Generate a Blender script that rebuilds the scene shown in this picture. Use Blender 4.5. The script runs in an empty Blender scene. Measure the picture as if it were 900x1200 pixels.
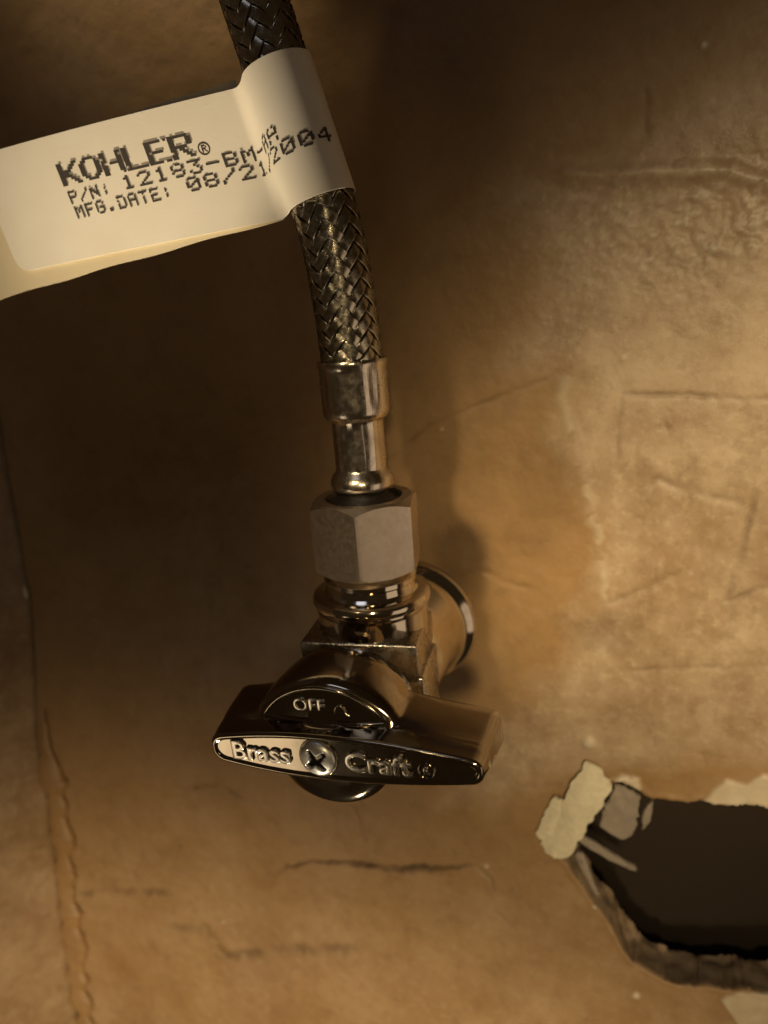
import bpy, math, random
import numpy as np
from mathutils import Vector, Matrix
from math import sin, cos, pi, radians, sqrt, atan2

random.seed(7); rng = np.random.default_rng(7)
MM = 0.001
sc = bpy.context.scene
col = sc.collection

# ------------------------------------------------------------------ camera
YAW, PITCH, ROLL, F = radians(20), radians(16), radians(4.5), 900.0
d = np.array([-sin(YAW)*cos(PITCH), cos(YAW)*cos(PITCH), -sin(PITCH)])
R0 = np.array([cos(YAW), sin(YAW), 0.0]); U0 = np.cross(R0, d)
RR = R0*cos(ROLL) - U0*sin(ROLL); UU = R0*sin(ROLL) + U0*cos(ROLL)
CAM = np.array([45.06, -141.07, 62.08])
cd = bpy.data.cameras.new('camera'); cam = bpy.data.objects.new('camera', cd); col.objects.link(cam)
cd.lens = 27.0; cd.sensor_width = 36.0; cd.sensor_fit = 'AUTO'; cd.clip_start = 0.005; cd.clip_end = 20
m = Matrix((( RR[0], UU[0], -d[0], CAM[0]*MM), (RR[1], UU[1], -d[1], CAM[1]*MM), (RR[2], UU[2], -d[2], CAM[2]*MM), (0, 0, 0, 1)))
cam.matrix_world = m
cd.dof.use_dof = True; cd.dof.focus_distance = 0.112; cd.dof.aperture_fstop = 17.0
sc.camera = cam

def on_plane(px, py, axis=1, val=0.0):          # point of the place seen at a pixel of the 900x1200 photograph
    r = d + RR*(px-450)/F - UU*(py-600)/F
    return CAM + r*((val-CAM[axis])/r[axis])
def W(px, py):
    p = on_plane(px, py); return (p[0], p[2])

# ------------------------------------------------------------------ world and lamps
w = bpy.data.worlds.new('World'); sc.world = w; w.use_nodes = True
w.node_tree.nodes['Background'].inputs[0].default_value = (1.0, 0.62, 0.30, 1)
w.node_tree.nodes['Background'].inputs[1].default_value = 0.022
def aim(o, tgt):
    o.rotation_euler = (Vector(tgt)*MM - o.location).to_track_quat('-Z', 'Y').to_euler()
def spot(name, loc, tgt, power, size, colr, rad, blend=1.0, sx=1.0):
    l = bpy.data.lights.new(name, 'SPOT'); l.energy = power; l.color = colr
    l.spot_size = radians(size); l.spot_blend = blend; l.shadow_soft_size = rad*MM
    o = bpy.data.objects.new(name, l); col.objects.link(o); o.location = Vector(loc)*MM; aim(o, tgt)
    o.scale = (sx, 1, 1); return o
def area(name, loc, tgt, power, sx, sy, colr):
    l = bpy.data.lights.new(name, 'AREA'); l.energy = power; l.color = colr
    l.shape = 'RECTANGLE'; l.size = sx*MM; l.size_y = sy*MM
    o = bpy.data.objects.new(name, l); col.objects.link(o); o.location = Vector(loc)*MM; aim(o, tgt); return o
WARM = (1.0, 0.76, 0.43)
wt = on_plane(960, 690)
spot('ceiling_lamp', (200, -545, 185), (wt[0], 0, wt[2]), 14.5, 17.0, WARM, 30)
wt = on_plane(610, 650)
spot('nut_shadow_spot', (-42, -335, 205), (wt[0], 0, wt[2]), 4.6, 8.2, WARM, 19, sx=1.0)  # added narrow spot that throws the nut's shadow beside the flange
wt = on_plane(360, 1230)
spot('low_wall_spot', (150, -520, -170), (wt[0], 0, wt[2]), 11.5, 19.5, (1.0, 0.73, 0.40), 40, sx=2.1)  # added spot, no real lamp, brightens the lower wall
spot('label_spot', (-32, -118, -185), (-34, -27, 80), 11.0, 6.0, (1.0, 0.83, 0.58), 14, sx=3.4)  # added grazing spot from below, lights only the paper label
area('left_reflection_panel', (-157, -272, -163), (-12, -53, -2), 0.042, 68, 100, (1.0, 0.80, 0.55))  # added panel, mirrored in the left part of the handle face
area('right_reflection_panel', (300, -130, -60), (0, -26, 10), 0.070, 170, 220, (1.0, 0.74, 0.50))  # added panel that brightens the right faces of nut and skirt
area('cool_edge_panel', (-60, -190, 330), (0, -45, 0), 0.028, 110, 55, (0.75, 0.80, 1.0))  # added cool panel for highlights on the upper handle edges
vs = sc.view_settings; vs.view_transform = 'Standard'; vs.look = 'None'; vs.exposure = 0; vs.gamma = 1; vs.use_curve_mapping = False
sc.cycles.max_bounces = 8; sc.cycles.use_denoising = True

# ------------------------------------------------------------------ helpers
def tag(o, label=None, cat=None, group=None, kind=None):
    if label: o['label'] = label
    if cat: o['category'] = cat
    if group: o['group'] = group
    if kind: o['kind'] = kind
    return o
def mk(name, verts, faces, mat, parent=None, smooth=35, loc=(0, 0, 0)):
    me = bpy.data.meshes.new(name)
    v = [(a*MM, b*MM, c*MM) for a, b, c in verts]
    me.from_pydata(v, [], faces); me.materials.append(mat)
    if smooth:
        me.polygons.foreach_set('use_smooth', [True]*len(me.polygons))
        me.set_sharp_from_angle(angle=radians(smooth))
    me.update()
    o = bpy.data.objects.new(name, me); col.objects.link(o); o.location = Vector(loc)*MM
    if parent: o.parent = parent
    return o
def empty(name, loc=(0, 0, 0)):
    o = bpy.data.objects.new(name, None); col.objects.link(o); o.location = Vector(loc)*MM; o.empty_display_size = 0.01
    return o
def grid_faces(nu, nv, closed_v=False, base=0):
    f = []
    for i in range(nu-1):
        for j in range(nv if closed_v else nv-1):
            j2 = (j+1) % nv
            f.append((base+i*nv+j, base+(i+1)*nv+j, base+(i+1)*nv+j2, base+i*nv+j2))
    return f
def lathe(profile, axis='Z', n=72, c=(0, 0, 0), radial=None):
    """profile of (r, h) ; axis Z or Y ; caps both ends"""
    V = []
    for (r, h) in profile:
        for k in range(n):
            a = 2*pi*k/n
            rr = r*(radial(a, h) if radial else 1)
            if axis == 'Z': V.append((c[0]+rr*cos(a), c[1]+rr*sin(a), c[2]+h))
            else: V.append((c[0]+rr*cos(a), c[1]+h, c[2]+rr*sin(a)))
    Fc = grid_faces(len(profile), n, True)
    if axis == 'Z': Fc = [tuple(reversed(f)) for f in Fc]
    m0 = len(profile)-1
    Fc.append(tuple(range(n))); Fc.append(tuple(reversed(range(m0*n, m0*n+n))))
    return V, Fc
def tube(pts, r, n=10):
    P = [np.array(p, float) for p in pts]; V = []; up = None
    for i, p in enumerate(P):
        t = P[min(i+1, len(P)-1)] - P[max(i-1, 0)]; t /= np.linalg.norm(t)
        if up is None:
            up = np.array([0, 0, 1.0]) if abs(t[2]) < .9 else np.array([1.0, 0, 0])
        a = np.cross(t, up); a /= np.linalg.norm(a); b = np.cross(a, t); up = b
        rr = r[i] if hasattr(r, '__len__') else r
        for k in range(n):
            g = 2*pi*k/n; V.append(tuple(p + a*cos(g)*rr + b*sin(g)*rr))
    Fc = grid_faces(len(P), n, True)
    Fc.append(tuple(range(n))); Fc.append(tuple(reversed(range((len(P)-1)*n, len(P)*n))))
    return V, Fc
def join(*parts):
    V, Fc = [], []
    for v, f in parts:
        b = len(V); V += list(v); Fc += [tuple(i+b for i in q) for q in f]
    return V, Fc
def slab(poly, y0, y1, axis='XZ', jag=0.0):
    n = len(poly); V = [(x, y0, z) for x, z in poly] + [(x + random.uniform(-jag, jag), y1, z + random.uniform(-jag, jag)) for x, z in poly]
    Fc = [tuple(range(n)), tuple(reversed(range(n, 2*n)))] + [(i, n+i, n+(i+1) % n, (i+1) % n) for i in range(n)]
    return V, Fc

# numpy value noise
def _lat(seed):
    g = np.random.default_rng(seed); return g.random((256, 256))
def vnoise(x, z, seed):
    L = _lat(seed); xi = np.floor(x).astype(int); zi = np.floor(z).astype(int); fx = x-xi; fz = z-zi
    fx = fx*fx*(3-2*fx); fz = fz*fz*(3-2*fz); a = lambda i, j: L[(xi+i) % 256, (zi+j) % 256]
    return ((a(0, 0)*(1-fx)+a(1, 0)*fx)*(1-fz) + (a(0, 1)*(1-fx)+a(1, 1)*fx)*fz)*2-1
def fbm(x, z, scale, octs, seed, rough=.5):
    s = 0; amp = 1; t = 0
    for k in range(octs):
        s = s + amp*vnoise(x/scale*2**k+17*k, z/scale*2**k+5*k, seed+k); t += amp; amp *= rough
    return s/t

# ------------------------------------------------------------------ materials
def newmat(name):
    mt = bpy.data.materials.new(name); mt.use_nodes = True
    nt = mt.node_tree; return mt, nt, nt.nodes['Principled BSDF']
def N(nt, typ, **kw):
    n = nt.nodes.new(typ)
    for k, v in kw.items():
        if k in n.inputs: n.inputs[k].default_value = v
        else: setattr(n, k, v)
    return n
def metal(name, colr, rough, bump=0.0, bscale=900, rvar=0.08, scratch=False, dirt=0.0, aniso=0.0):
    mt, nt, p = newmat(name); L = nt.links.new
    p.inputs['Metallic'].default_value = 1
    tc = N(nt, 'ShaderNodeTexCoord')
    n1 = N(nt, 'ShaderNodeTexNoise', Scale=bscale*.35, Detail=4.0); L(tc.outputs['Object'], n1.inputs['Vector'])
    mr = N(nt, 'ShaderNodeMapRange'); mr.inputs['From Min'].default_value = .3; mr.inputs['From Max'].default_value = .7
    mr.inputs['To Min'].default_value = max(rough-rvar, .02); mr.inputs['To Max'].default_value = rough+rvar
    L(n1.outputs['Fac'], mr.inputs['Value']); L(mr.outputs['Result'], p.inputs['Roughness'])
    mx = N(nt, 'ShaderNodeMix', data_type='RGBA'); mx.inputs['A'].default_value = (*colr, 1)
    mx.inputs['B'].default_value = (colr[0]*.55, colr[1]*.48, colr[2]*.38, 1)
    n2 = N(nt, 'ShaderNodeTexNoise', Scale=260.0, Detail=6.0); L(tc.outputs['Object'], n2.inputs['Vector'])
    m2 = N(nt, 'ShaderNodeMapRange'); m2.inputs['From Min'].default_value = .52; m2.inputs['From Max'].default_value = .75
    m2.inputs['To Max'].default_value = dirt; L(n2.outputs['Fac'], m2.inputs['Value']); L(m2.outputs['Result'], mx.inputs['Factor'])
    L(mx.outputs['Result'], p.inputs['Base Color'])
    if bump:
        n3 = N(nt, 'ShaderNodeTexNoise', Scale=float(bscale), Detail=3.0)
        if scratch:
            mp = N(nt, 'ShaderNodeMapping'); mp.inputs['Scale'].default_value = (1, 1, .06); L(tc.outputs['Object'], mp.inputs['Vector']); L(mp.outputs['Vector'], n3.inputs['Vector'])
        else: L(tc.outputs['Object'], n3.inputs['Vector'])
        b = N(nt, 'ShaderNodeBump', Strength=bump, Distance=0.00008); L(n3.outputs['Fac'], b.inputs['Height']); L(b.outputs['Normal'], p.inputs['Normal'])
    return mt
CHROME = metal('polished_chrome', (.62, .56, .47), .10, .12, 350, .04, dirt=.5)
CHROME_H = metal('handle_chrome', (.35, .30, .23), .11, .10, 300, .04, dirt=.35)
SATIN = metal('satin_steel', (.68, .62, .53), .24, .35, 2500, .07, True, dirt=.5)
NUTM = metal('blasted_nickel', (.62, .54, .45), .38, .15, 4000, .05, dirt=.25)
CAST = metal('machined_block', (.50, .46, .40), .27, .5, 2200, .08, True, dirt=.5)
WIRE = metal('braid_wire', (.50, .46, .37), .25, .2, 3000, .1, dirt=.6)
SCREW = metal('screw_zinc', (.80, .79, .74), .42, .3, 1500, .08, dirt=.3)
def plain(name, colr, rough, metallic=0):
    mt, nt, p = newmat(name); tc = N(nt, 'ShaderNodeTexCoord')
    n = N(nt, 'ShaderNodeTexNoise', Scale=900.0, Detail=4.0); nt.links.new(tc.outputs['Object'], n.inputs['Vector'])
    mx = N(nt, 'ShaderNodeMix', data_type='RGBA'); mx.inputs['A'].default_value = (*[c*.75 for c in colr], 1); mx.inputs['B'].default_value = (*[min(1, c*1.15) for c in colr], 1)
    nt.links.new(n.outputs['Fac'], mx.inputs['Factor']); nt.links.new(mx.outputs['Result'], p.inputs['Base Color'])
    p.inputs['Roughness'].default_value = rough; p.inputs['Metallic'].default_value = metallic
    return mt
RUBBER = plain('black_rubber', (.012, .010, .008), .5)
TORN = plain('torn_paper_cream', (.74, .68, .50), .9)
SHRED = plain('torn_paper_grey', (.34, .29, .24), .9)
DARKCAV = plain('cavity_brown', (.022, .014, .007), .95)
INK = plain('label_ink', (.055, .045, .035), .7)
INK_FAINT = plain('label_ink_smear', (.30, .26, .20), .8)
CAULK = plain('old_caulk', (.31, .215, .11), .7)

def paper(name, colr):
    mt, nt, p = newmat(name); L = nt.links.new; tc = N(nt, 'ShaderNodeTexCoord')
    n = N(nt, 'ShaderNodeTexNoise', Scale=120.0, Detail=5.0); L(tc.outputs['Object'], n.inputs['Vector'])
    mx = N(nt, 'ShaderNodeMix', data_type='RGBA'); mx.inputs['A'].default_value = (*colr, 1); mx.inputs['B'].default_value = (colr[0]*.88, colr[1]*.83, colr[2]*.74, 1)
    L(n.outputs['Fac'], mx.inputs['Factor']); L(mx.outputs['Result'], p.inputs['Base Color'])
    p.inputs['Roughness'].default_value = .55
    n2 = N(nt, 'ShaderNodeTexNoise', Scale=2600.0, Detail=2.0); L(tc.outputs['Object'], n2.inputs['Vector'])
    b = N(nt, 'ShaderNodeBump', Strength=.25, Distance=.00005); L(n2.outputs['Fac'], b.inputs['Height']); L(b.outputs['Normal'], p.inputs['Normal'])
    return mt
LETTER = metal('cast_lettering', (.62, .56, .46), .26, .1, 800, .05)
SLOT_DARK = plain('slot_dark', (.02, .016, .01), .8)  # shade of the screw recess put in as a dark colour
LABEL = paper('label_paper', (.86, .80, .68))
LABEL_B = paper('label_adhesive_backing', (.72, .62, .42))

def wallmat():
    mt, nt, p = newmat('painted_drywall_paper'); L = nt.links.new
    tc = N(nt, 'ShaderNodeTexCoord'); at = N(nt, 'ShaderNodeAttribute', attribute_name='wear')
    sep = N(nt, 'ShaderNodeSeparateColor'); L(at.outputs['Color'], sep.inputs['Color'])
    def noise(scale, det=6.0, rough=.55):
        n = N(nt, 'ShaderNodeTexNoise', Scale=scale, Detail=det, Roughness=rough); L(tc.outputs['Object'], n.inputs['Vector']); return n
    def ramp(n, a, b, c0, c1):
        r = N(nt, 'ShaderNodeMapRange'); r.inputs['From Min'].default_value = a; r.inputs['From Max'].default_value = b
        r.inputs['To Min'].default_value = c0; r.inputs['To Max'].default_value = c1; L(n, r.inputs['Value']); return r.outputs['Result']
    def mix(fac, A, B):
        x = N(nt, 'ShaderNodeMix', data_type='RGBA')
        for s, v in (('A', A), ('B', B)):
            if isinstance(v, tuple): x.inputs[s].default_value = (*v, 1)
            else: L(v, x.inputs[s])
        if isinstance(fac, float): x.inputs['Factor'].default_value = fac
        else: L(fac, x.inputs['Factor'])
        return x.outputs['Result']
    n_big = noise(14.0, 8); n_mid = noise(60.0, 8, .6); n_fine = noise(420.0, 6, .65)
    brown = mix(ramp(n_big.outputs['Fac'], .35, .65, 0, 1), (.28, .165, .068), (.36, .230, .105))
    tan = mix(ramp(n_mid.outputs['Fac'], .36, .64, 0, 1), (.34, .235, .145), (.52, .40, .27))
    n_och = noise(32.0, 8, .62)
    c = mix(sep.outputs['Blue'], brown, tan)
    c = mix(ramp(n_och.outputs['Fac'], .50, .66, 0, .55), c, (.25, .145, .055))
    c = mix(ramp(n_big.outputs['Fac'], .52, .7, 0, .4), c, (.33, .23, .17))
    fm = N(nt, 'ShaderNodeMath', operation='MULTIPLY'); L(ramp(n_fine.outputs['Fac'], .50, .68, 0, .45), fm.inputs[0]); L(ramp(sep.outputs['Blue'], 0, 1, .12, 1), fm.inputs[1])
    c = mix(fm.outputs[0], c, (.57, .47, .33))
    n_f2 = noise(190.0, 8, .7)
    c = mix(ramp(n_f2.outputs['Fac'], .50, .68, 0, .45), c, (.20, .125, .06))
    c = mix(sep.outputs['Green'], c, (.66, .60, .46))
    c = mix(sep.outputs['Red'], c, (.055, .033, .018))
    L(c, p.inputs['Base Color'])
    L(ramp(n_mid.outputs['Fac'], .3, .7, .36, .62), p.inputs['Roughness'])
    p.inputs['Specular IOR Level'].default_value = .45
    n_b = noise(240.0, 8, .6); n_c = noise(1100.0, 4, .6)
    ad = N(nt, 'ShaderNodeMath', operation='MULTIPLY_ADD'); L(n_c.outputs['Fac'], ad.inputs[0]); ad.inputs[1].default_value = .35; L(n_b.outputs['Fac'], ad.inputs[2])
    b = N(nt, 'ShaderNodeBump', Strength=.42, Distance=.0004); L(ad.outputs[0], b.inputs['Height']); L(b.outputs['Normal'], p.inputs['Normal'])
    return mt
WALL = wallmat()

# ------------------------------------------------------------------ the wall (heightfield with a real cut-out)
def axis_coords(a, b, step, lo, hi):
    inner = np.arange(a, b+step/2, step); L = [a]; s = step
    while L[-1] > lo: s *= 1.35; L.append(L[-1]-s)
    Rr = [inner[-1]]; s = step
    while Rr[-1] < hi: s *= 1.35; Rr.append(Rr[-1]+s)
    return np.concatenate([np.array(L[1:][::-1]), inner, np.array(Rr[1:])])
STEP = .36
xs = axis_coords(-128, 78, STEP, -128.5, 420); zs = axis_coords(-160, 128, STEP, -420, 420)
X, Z = np.meshgrid(xs, zs, indexing='ij')
def seg_dist(X, Z, poly):
    D = np.full(X.shape, 1e9); T = np.zeros(X.shape); n = len(poly)-1
    for i in range(n):
        (x0, z0), (x1, z1) = poly[i], poly[i+1]; dx, dz = x1-x0, z1-z0; l2 = dx*dx+dz*dz+1e-9
        t = np.clip(((X-x0)*dx+(Z-z0)*dz)/l2, 0, 1); q = np.hypot(X-x0-t*dx, Z-z0-t*dz)
        mk_ = q < D; D = np.where(mk_, q, D); T = np.where(mk_, (i+t)/n, T)
    return D, T
def inside(X, Z, poly):
    c = np.zeros(X.shape, bool); n = len(poly)
    for i in range(n):
        x0, z0 = poly[i]; x1, z1 = poly[(i+1) % n]
        if z0 == z1: continue
        c ^= ((z0 > Z) != (z1 > Z)) & (X < (x1-x0)*(Z-z0)/(z1-z0)+x0)
    return c
def densify(poly, step, jag, seed, closed=True):
    g = np.random.default_rng(seed); out = []; n = len(poly)
    for i in range(n if closed else n-1):
        a = np.array(poly[i]); b = np.array(poly[(i+1) % n]); k = max(1, int(np.hypot(*(b-a))/step))
        for j in range(k):
            out.append(tuple(a+(b-a)*j/k + g.normal(0, jag, 2)))
    if not closed: out.append(poly[-1])
    return out
H = .55*fbm(X, Z, 34, 4, 11) + .16*fbm(X, Z, 7, 4, 31) + .05*fbm(X, Z, 1.7, 3, 51)
dirt = np.zeros(X.shape); pale = np.zeros(X.shape)  # dirt also carries the painted nut shadow
# peeled, lighter paper area on the right
px_poly = [W(*q) for q in [(585, 215), (640, 300), (600, 420), (668, 440), (655, 500), (690, 580), (700, 700), (655, 780), (560, 850), (500, 960), (700, 905), (1100, 880), (1100, 60), (860, 90), (700, 190)]]
dd, _ = seg_dist(X, Z, px_poly+[px_poly[0]]); sd = np.where(inside(X, Z, px_poly), dd, -dd)
tone = np.clip((sd + 5*fbm(X, Z, 14, 5, 71, .6))/7+.4, 0, 1)
low = np.clip((W(400, 860)[1]-Z)/60, 0, 1)
tone = np.maximum(tone, .35*low + .2*low*fbm(X, Z, 20, 4, 73))
# rough plastered patch near the top right, with a raised ridge above it
rc = W(820, 270); rr = np.exp(-(((X-rc[0])/20)**2+((Z-rc[1])/9)**2))
rb = np.abs(fbm(X*.8+Z*.5, Z*1.3, 4.2, 5, 91, .62)); fl = fbm(X, Z, 1.3, 4, 95, .65); H += rr*(.8*rb + .35*fl); pale += rr*np.clip((rb*1.2+fl*1.6)-.45, 0, .6)
D, T = seg_dist(X, Z, [W(*q) for q in [(610, 195), (690, 206), (780, 201), (850, 200), (900, 215), (980, 225)]])
H += .75*np.exp(-(D/1.3)**2)*np.clip(T*6, 0, 1); pale += .25*np.exp(-(D/.7)**2)*np.clip(T*8-1, 0, 1)*(fbm(X, Z, 3, 3, 99) > -.2)
def groove(pts, wid, dep, dark, jag=.25, seed=1, fade=True):
    global H, dirt
    P = densify([W(*q) for q in pts], 1.2, jag, seed, False); D, T = seg_dist(X, Z, P)
    f = np.clip(np.minimum(T, 1-T)*9+.15, 0, 1) if fade else 1.0
    f = f*(.55+.6*fbm(X, Z, 3.5, 2, seed+300)); g = np.exp(-(D/wid)**2)
    H -= dep*g*f; dirt = np.maximum(dirt, dark*g*f)
groove([(320, 1024), (360, 1010), (400, 1011), (450, 1018), (510, 1016), (560, 1015)], .5, 1.0, 1.0, .25, 3)
groove([(400, 1011), (450, 1017), (520, 1018)], .95, .8, 1.0, .3, 4)
groove([(555, 1012), (575, 1030), (580, 1046)], .35, .5, .5, .15, 5)
groove([(408, 938), (420, 960), (428, 990)], .5, .3, .25, .15, 6)
groove([(575, 1062), (600, 1085)], .45, .3, .25, .15, 7)
groove([(222, 924), (258, 922), (288, 938)], .55, .4, .42, .3, 8)
groove([(90, 1048), (140, 1044), (205, 1046)], 1.1, .6, .55, .3, 9)
groove([(180, 1085), (240, 1088), (265, 1120), (330, 1112), (430, 1112)], 1.4, .7, .5, .4, 10)
groove([(440, 550), (500, 500), (570, 470), (640, 445), (682, 425)], .45, .45, .4, .1, 11)
groove([(722, 545), (728, 462), (790, 462), (900, 470), (990, 478)], .42, .5, .45, .12, 12)
groove([(885, 575), (870, 640), (852, 705), (900, 688)], .55, .55, .42, .12, 13)
groove([(755, 560), (800, 572), (872, 590)], .8, .5, .28, .3, 14)
groove([(565, 668), (590, 682), (622, 690)], .6, .5, .4, .15, 15)
groove([(700, 712), (760, 690), (800, 668)], .7, .35, .18, .2, 16)
groove([(690, 792), (760, 785), (900, 780), (980, 780)], .6, .4, .22, .2, 17)
groove([(765, 505), (785, 498)], .8, .4, .35, .2, 18)
groove([(792, 432), (802, 433)], .5, .4, .6, .1, 19)
groove([(210, 990), (212, 994)], .5, .3, .6, .05, 20)
groove([(620, 925), (660, 920)], .6, .3, .2, .2, 21)
groove([(758, 100), (757, 150), (762, 162)], .45, .4, .35, .1, 22)
# vertical torn edge of the paper
D, T = seg_dist(X, Z, densify([W(*q) for q in [(668, 432), (660, 470), (672, 520), (690, 580), (700, 640), (712, 705)]], 1.5, .4, 30, False))
H += .15*np.exp(-(D/1.2)**2); pale = np.maximum(pale, .3*np.exp(-(D/1.0)**2)*(fbm(X, Z, 4, 3, 97) > -.1))
# brown glue stains; the strongest blot is the nut's shadow painted in
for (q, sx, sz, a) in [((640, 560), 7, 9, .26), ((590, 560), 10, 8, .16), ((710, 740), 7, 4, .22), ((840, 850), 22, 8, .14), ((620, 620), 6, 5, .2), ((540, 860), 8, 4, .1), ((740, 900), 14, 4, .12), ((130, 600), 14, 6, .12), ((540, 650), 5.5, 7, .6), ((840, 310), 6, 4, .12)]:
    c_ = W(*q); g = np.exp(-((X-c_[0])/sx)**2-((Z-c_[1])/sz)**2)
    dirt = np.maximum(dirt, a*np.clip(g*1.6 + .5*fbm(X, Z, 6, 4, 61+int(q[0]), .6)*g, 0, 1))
for (q, s, a) in [((825, 53), .45, .9), ((570, 1015), .5, .7), ((745, 1166), .8, .9), ((518, 503), .35, .6), ((690, 870), 1.3, .5), ((697, 1061), .5, .8), ((262, 1080), .6, .5), ((835, 243), .5, .5), ((880, 255), .4, .5), ((835, 293), .7, .5), ((730, 420), .5, .35)]:
    c_ = W(*q); g = np.exp(-(((X-c_[0])**2+(Z-c_[1])**2)/(s*s))**2); pale = np.maximum(pale, a*g); H += .5*g*s
# bared plaster next to the cut-out
for pp, a in [([(822, 940), (835, 925), (850, 912), (872, 917), (890, 908), (960, 905), (960, 950), (900, 946)], .85), ([(842, 1170), (860, 1162), (900, 1160), (980, 1155), (980, 1260), (850, 1260), (866, 1200)], .8), ([(715, 912), (728, 908), (748, 914), (752, 925), (735, 920)], .8)]:
    P = [W(*q) for q in pp]; D, _ = seg_dist(X, Z, P+[P[0]]); s_ = np.where(inside(X, Z, P), D, -D)+.7*fbm(X, Z, 3, 4, 63)
    k = np.clip(s_/.6+.5, 0, 1); pale = np.maximum(pale, a*k*(.8+.2*fbm(X, Z, 2, 3, 64))); H += .5*k
# left of the corner line the sheet is only bedding for the side wall
hole_px = [(668, 1012), (655, 1004), (690, 955), (722, 914), (745, 922), (760, 938), (778, 934), (800, 940), (822, 936), (850, 943), (880, 940), (905, 947), (970, 950), (1060, 985), (1090, 1070), (1030, 1150), (930, 1165), (880, 1158), (830, 1158), (780, 1150), (742, 1128), (722, 1098), (708, 1072), (694, 1052), (680, 1036)]
hole = densify([W(*q) for q in hole_px], 2.6, .38, 41)
def chaikin(P, n=1):
    for _ in range(n): P = [tuple(np.array(P[i])*(1-f_)+np.array(P[(i+1) % len(P)])*f_) for i in range(len(P)) for f_ in (.25, .75)]
    return P
hole = chaikin(hole, 2)
HB = inside(X, Z, hole); bx = (X > min(p[0] for p in hole)-2) & (X < max(p[0] for p in hole)+2) & (Z > min(p[1] for p in hole)-2) & (Z < max(p[1] for p in hole)+2)
# snap near vertices onto the outline
ii, jj = np.where(bx); PX = X[ii, jj]; PZ = Z[ii, jj]; best = np.full(PX.shape, 1e9); QX = PX.copy(); QZ = PZ.copy()
for i in range(len(hole)):
    (x0, z0), (x1, z1) = hole[i], hole[(i+1) % len(hole)]; dx, dz = x1-x0, z1-z0
    t = np.clip(((PX-x0)*dx+(PZ-z0)*dz)/(dx*dx+dz*dz+1e-9), 0, 1); cx, cz = x0+t*dx, z0+t*dz; q = np.hypot(PX-cx, PZ-cz); mm_ = q < best
    best = np.where(mm_, q, best); QX = np.where(mm_, cx, QX); QZ = np.where(mm_, cz, QZ)
sn = best < STEP*.55
X2 = X.copy(); Z2 = Z.copy(); X2[ii[sn], jj[sn]] = QX[sn]; Z2[ii[sn], jj[sn]] = QZ[sn]
edge_near = np.zeros(X.shape); edge_near[ii, jj] = np.exp(-(best/1.0)**2)*~HB[ii, jj]
H += .35*edge_near*(1+.6*fbm(X, Z, 1.6, 2, 81))
nx, nz = X.shape; idx = np.arange(nx*nz).reshape(nx, nz)
quads = np.stack([idx[:-1, :-1], idx[1:, :-1], idx[1:, 1:], idx[:-1, 1:]], -1).reshape(-1, 4)
cxm = (X2[:-1, :-1]+X2[1:, 1:]+X2[1:, :-1]+X2[:-1, 1:])/4; czm = (Z2[:-1, :-1]+Z2[1:, 1:]+Z2[1:, :-1]+Z2[:-1, 1:])/4
kill = inside(cxm, czm, hole).reshape(-1); quads = quads[~kill]
# boundary edges of the hole -> torn board thickness going back
from collections import Counter
near = bx.reshape(-1)[quads].any(1); ec = {}
for qd in quads[near]:
    for a, b in ((qd[0], qd[1]), (qd[1], qd[2]), (qd[2], qd[3]), (qd[3], qd[0])):
        a, b = int(a), int(b)
        if (b, a) in ec: del ec[(b, a)]
        else: ec[(a, b)] = 1
xf, zf = X2.reshape(-1), Z2.reshape(-1)
bnd = [(a, b) for (a, b) in ec if min(best_ for best_ in (1,)) and abs(xf[a]) < 1e5]
hx0, hx1 = min(p[0] for p in hole)-1, max(p[0] for p in hole)+1; hz0, hz1 = min(p[1] for p in hole)-1, max(p[1] for p in hole)+1
killf = np.zeros(nx*nz, bool); allq = np.stack([idx[:-1, :-1], idx[1:, :-1], idx[1:, 1:], idx[:-1, 1:]], -1).reshape(-1, 4)[kill]; killf[allq.reshape(-1)] = True
bnd = [(a, b) for a, b in bnd if killf[a] and killf[b]]
Yf = (-H).reshape(-1)
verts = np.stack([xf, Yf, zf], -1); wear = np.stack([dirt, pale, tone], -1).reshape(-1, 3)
THK = 8.0; NR = 7; bv = sorted({i for e in bnd for i in e}); base = len(verts); ringidx = {v: k for k, v in enumerate(bv)}
ev = []; ew = []
hc = np.array([np.mean([p[0] for p in hole]), np.mean([p[1] for p in hole])])
for r_ in range(1, NR+1):
    t = r_/NR
    for v in bv:
        x, z = xf[v], zf[v]; n1 = float(vnoise(np.array([x*.45+r_*.8]), np.array([z*.45+r_*.9]), 201)[0]); n2 = float(vnoise(np.array([x*.35+r_]), np.array([z*.35]), 203)[0])
        dirv = hc-np.array([x, z]); dirv /= np.linalg.norm(dirv)+1e-6
        n3 = float(vnoise(np.array([x*.4+r_*2.3]), np.array([z*.4+r_*1.7]), 207)[0]); off = .15*n1 + .9*n2*t + .7*t + .5*n3*min(1, t*2)
        ev.append((x+dirv[0]*off, Yf[v]+t*THK, z+dirv[1]*off)); ew.append((.12+.25*max(n3, 0), .1, .8))
extra = []
nb = len(bv)
for a, b in bnd:
    ra, rb_ = ringidx[a], ringidx[b]; prev = (a, b)
    for r_ in range(NR):
        na, nbb = base+r_*nb+ra, base+r_*nb+rb_
        extra.append((prev[1], prev[0], na, nbb)); prev = (na, nbb)
verts = np.concatenate([verts, np.array(ev)]); wear = np.concatenate([wear, np.array(ew)])
quads = np.concatenate([quads, np.array(extra)]).astype(np.int32)
used = np.zeros(len(verts), bool); used[quads.reshape(-1)] = True; remap = np.cumsum(used)-1
verts = verts[used]; wear = wear[used]; quads = remap[quads].astype(np.int32)
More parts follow.
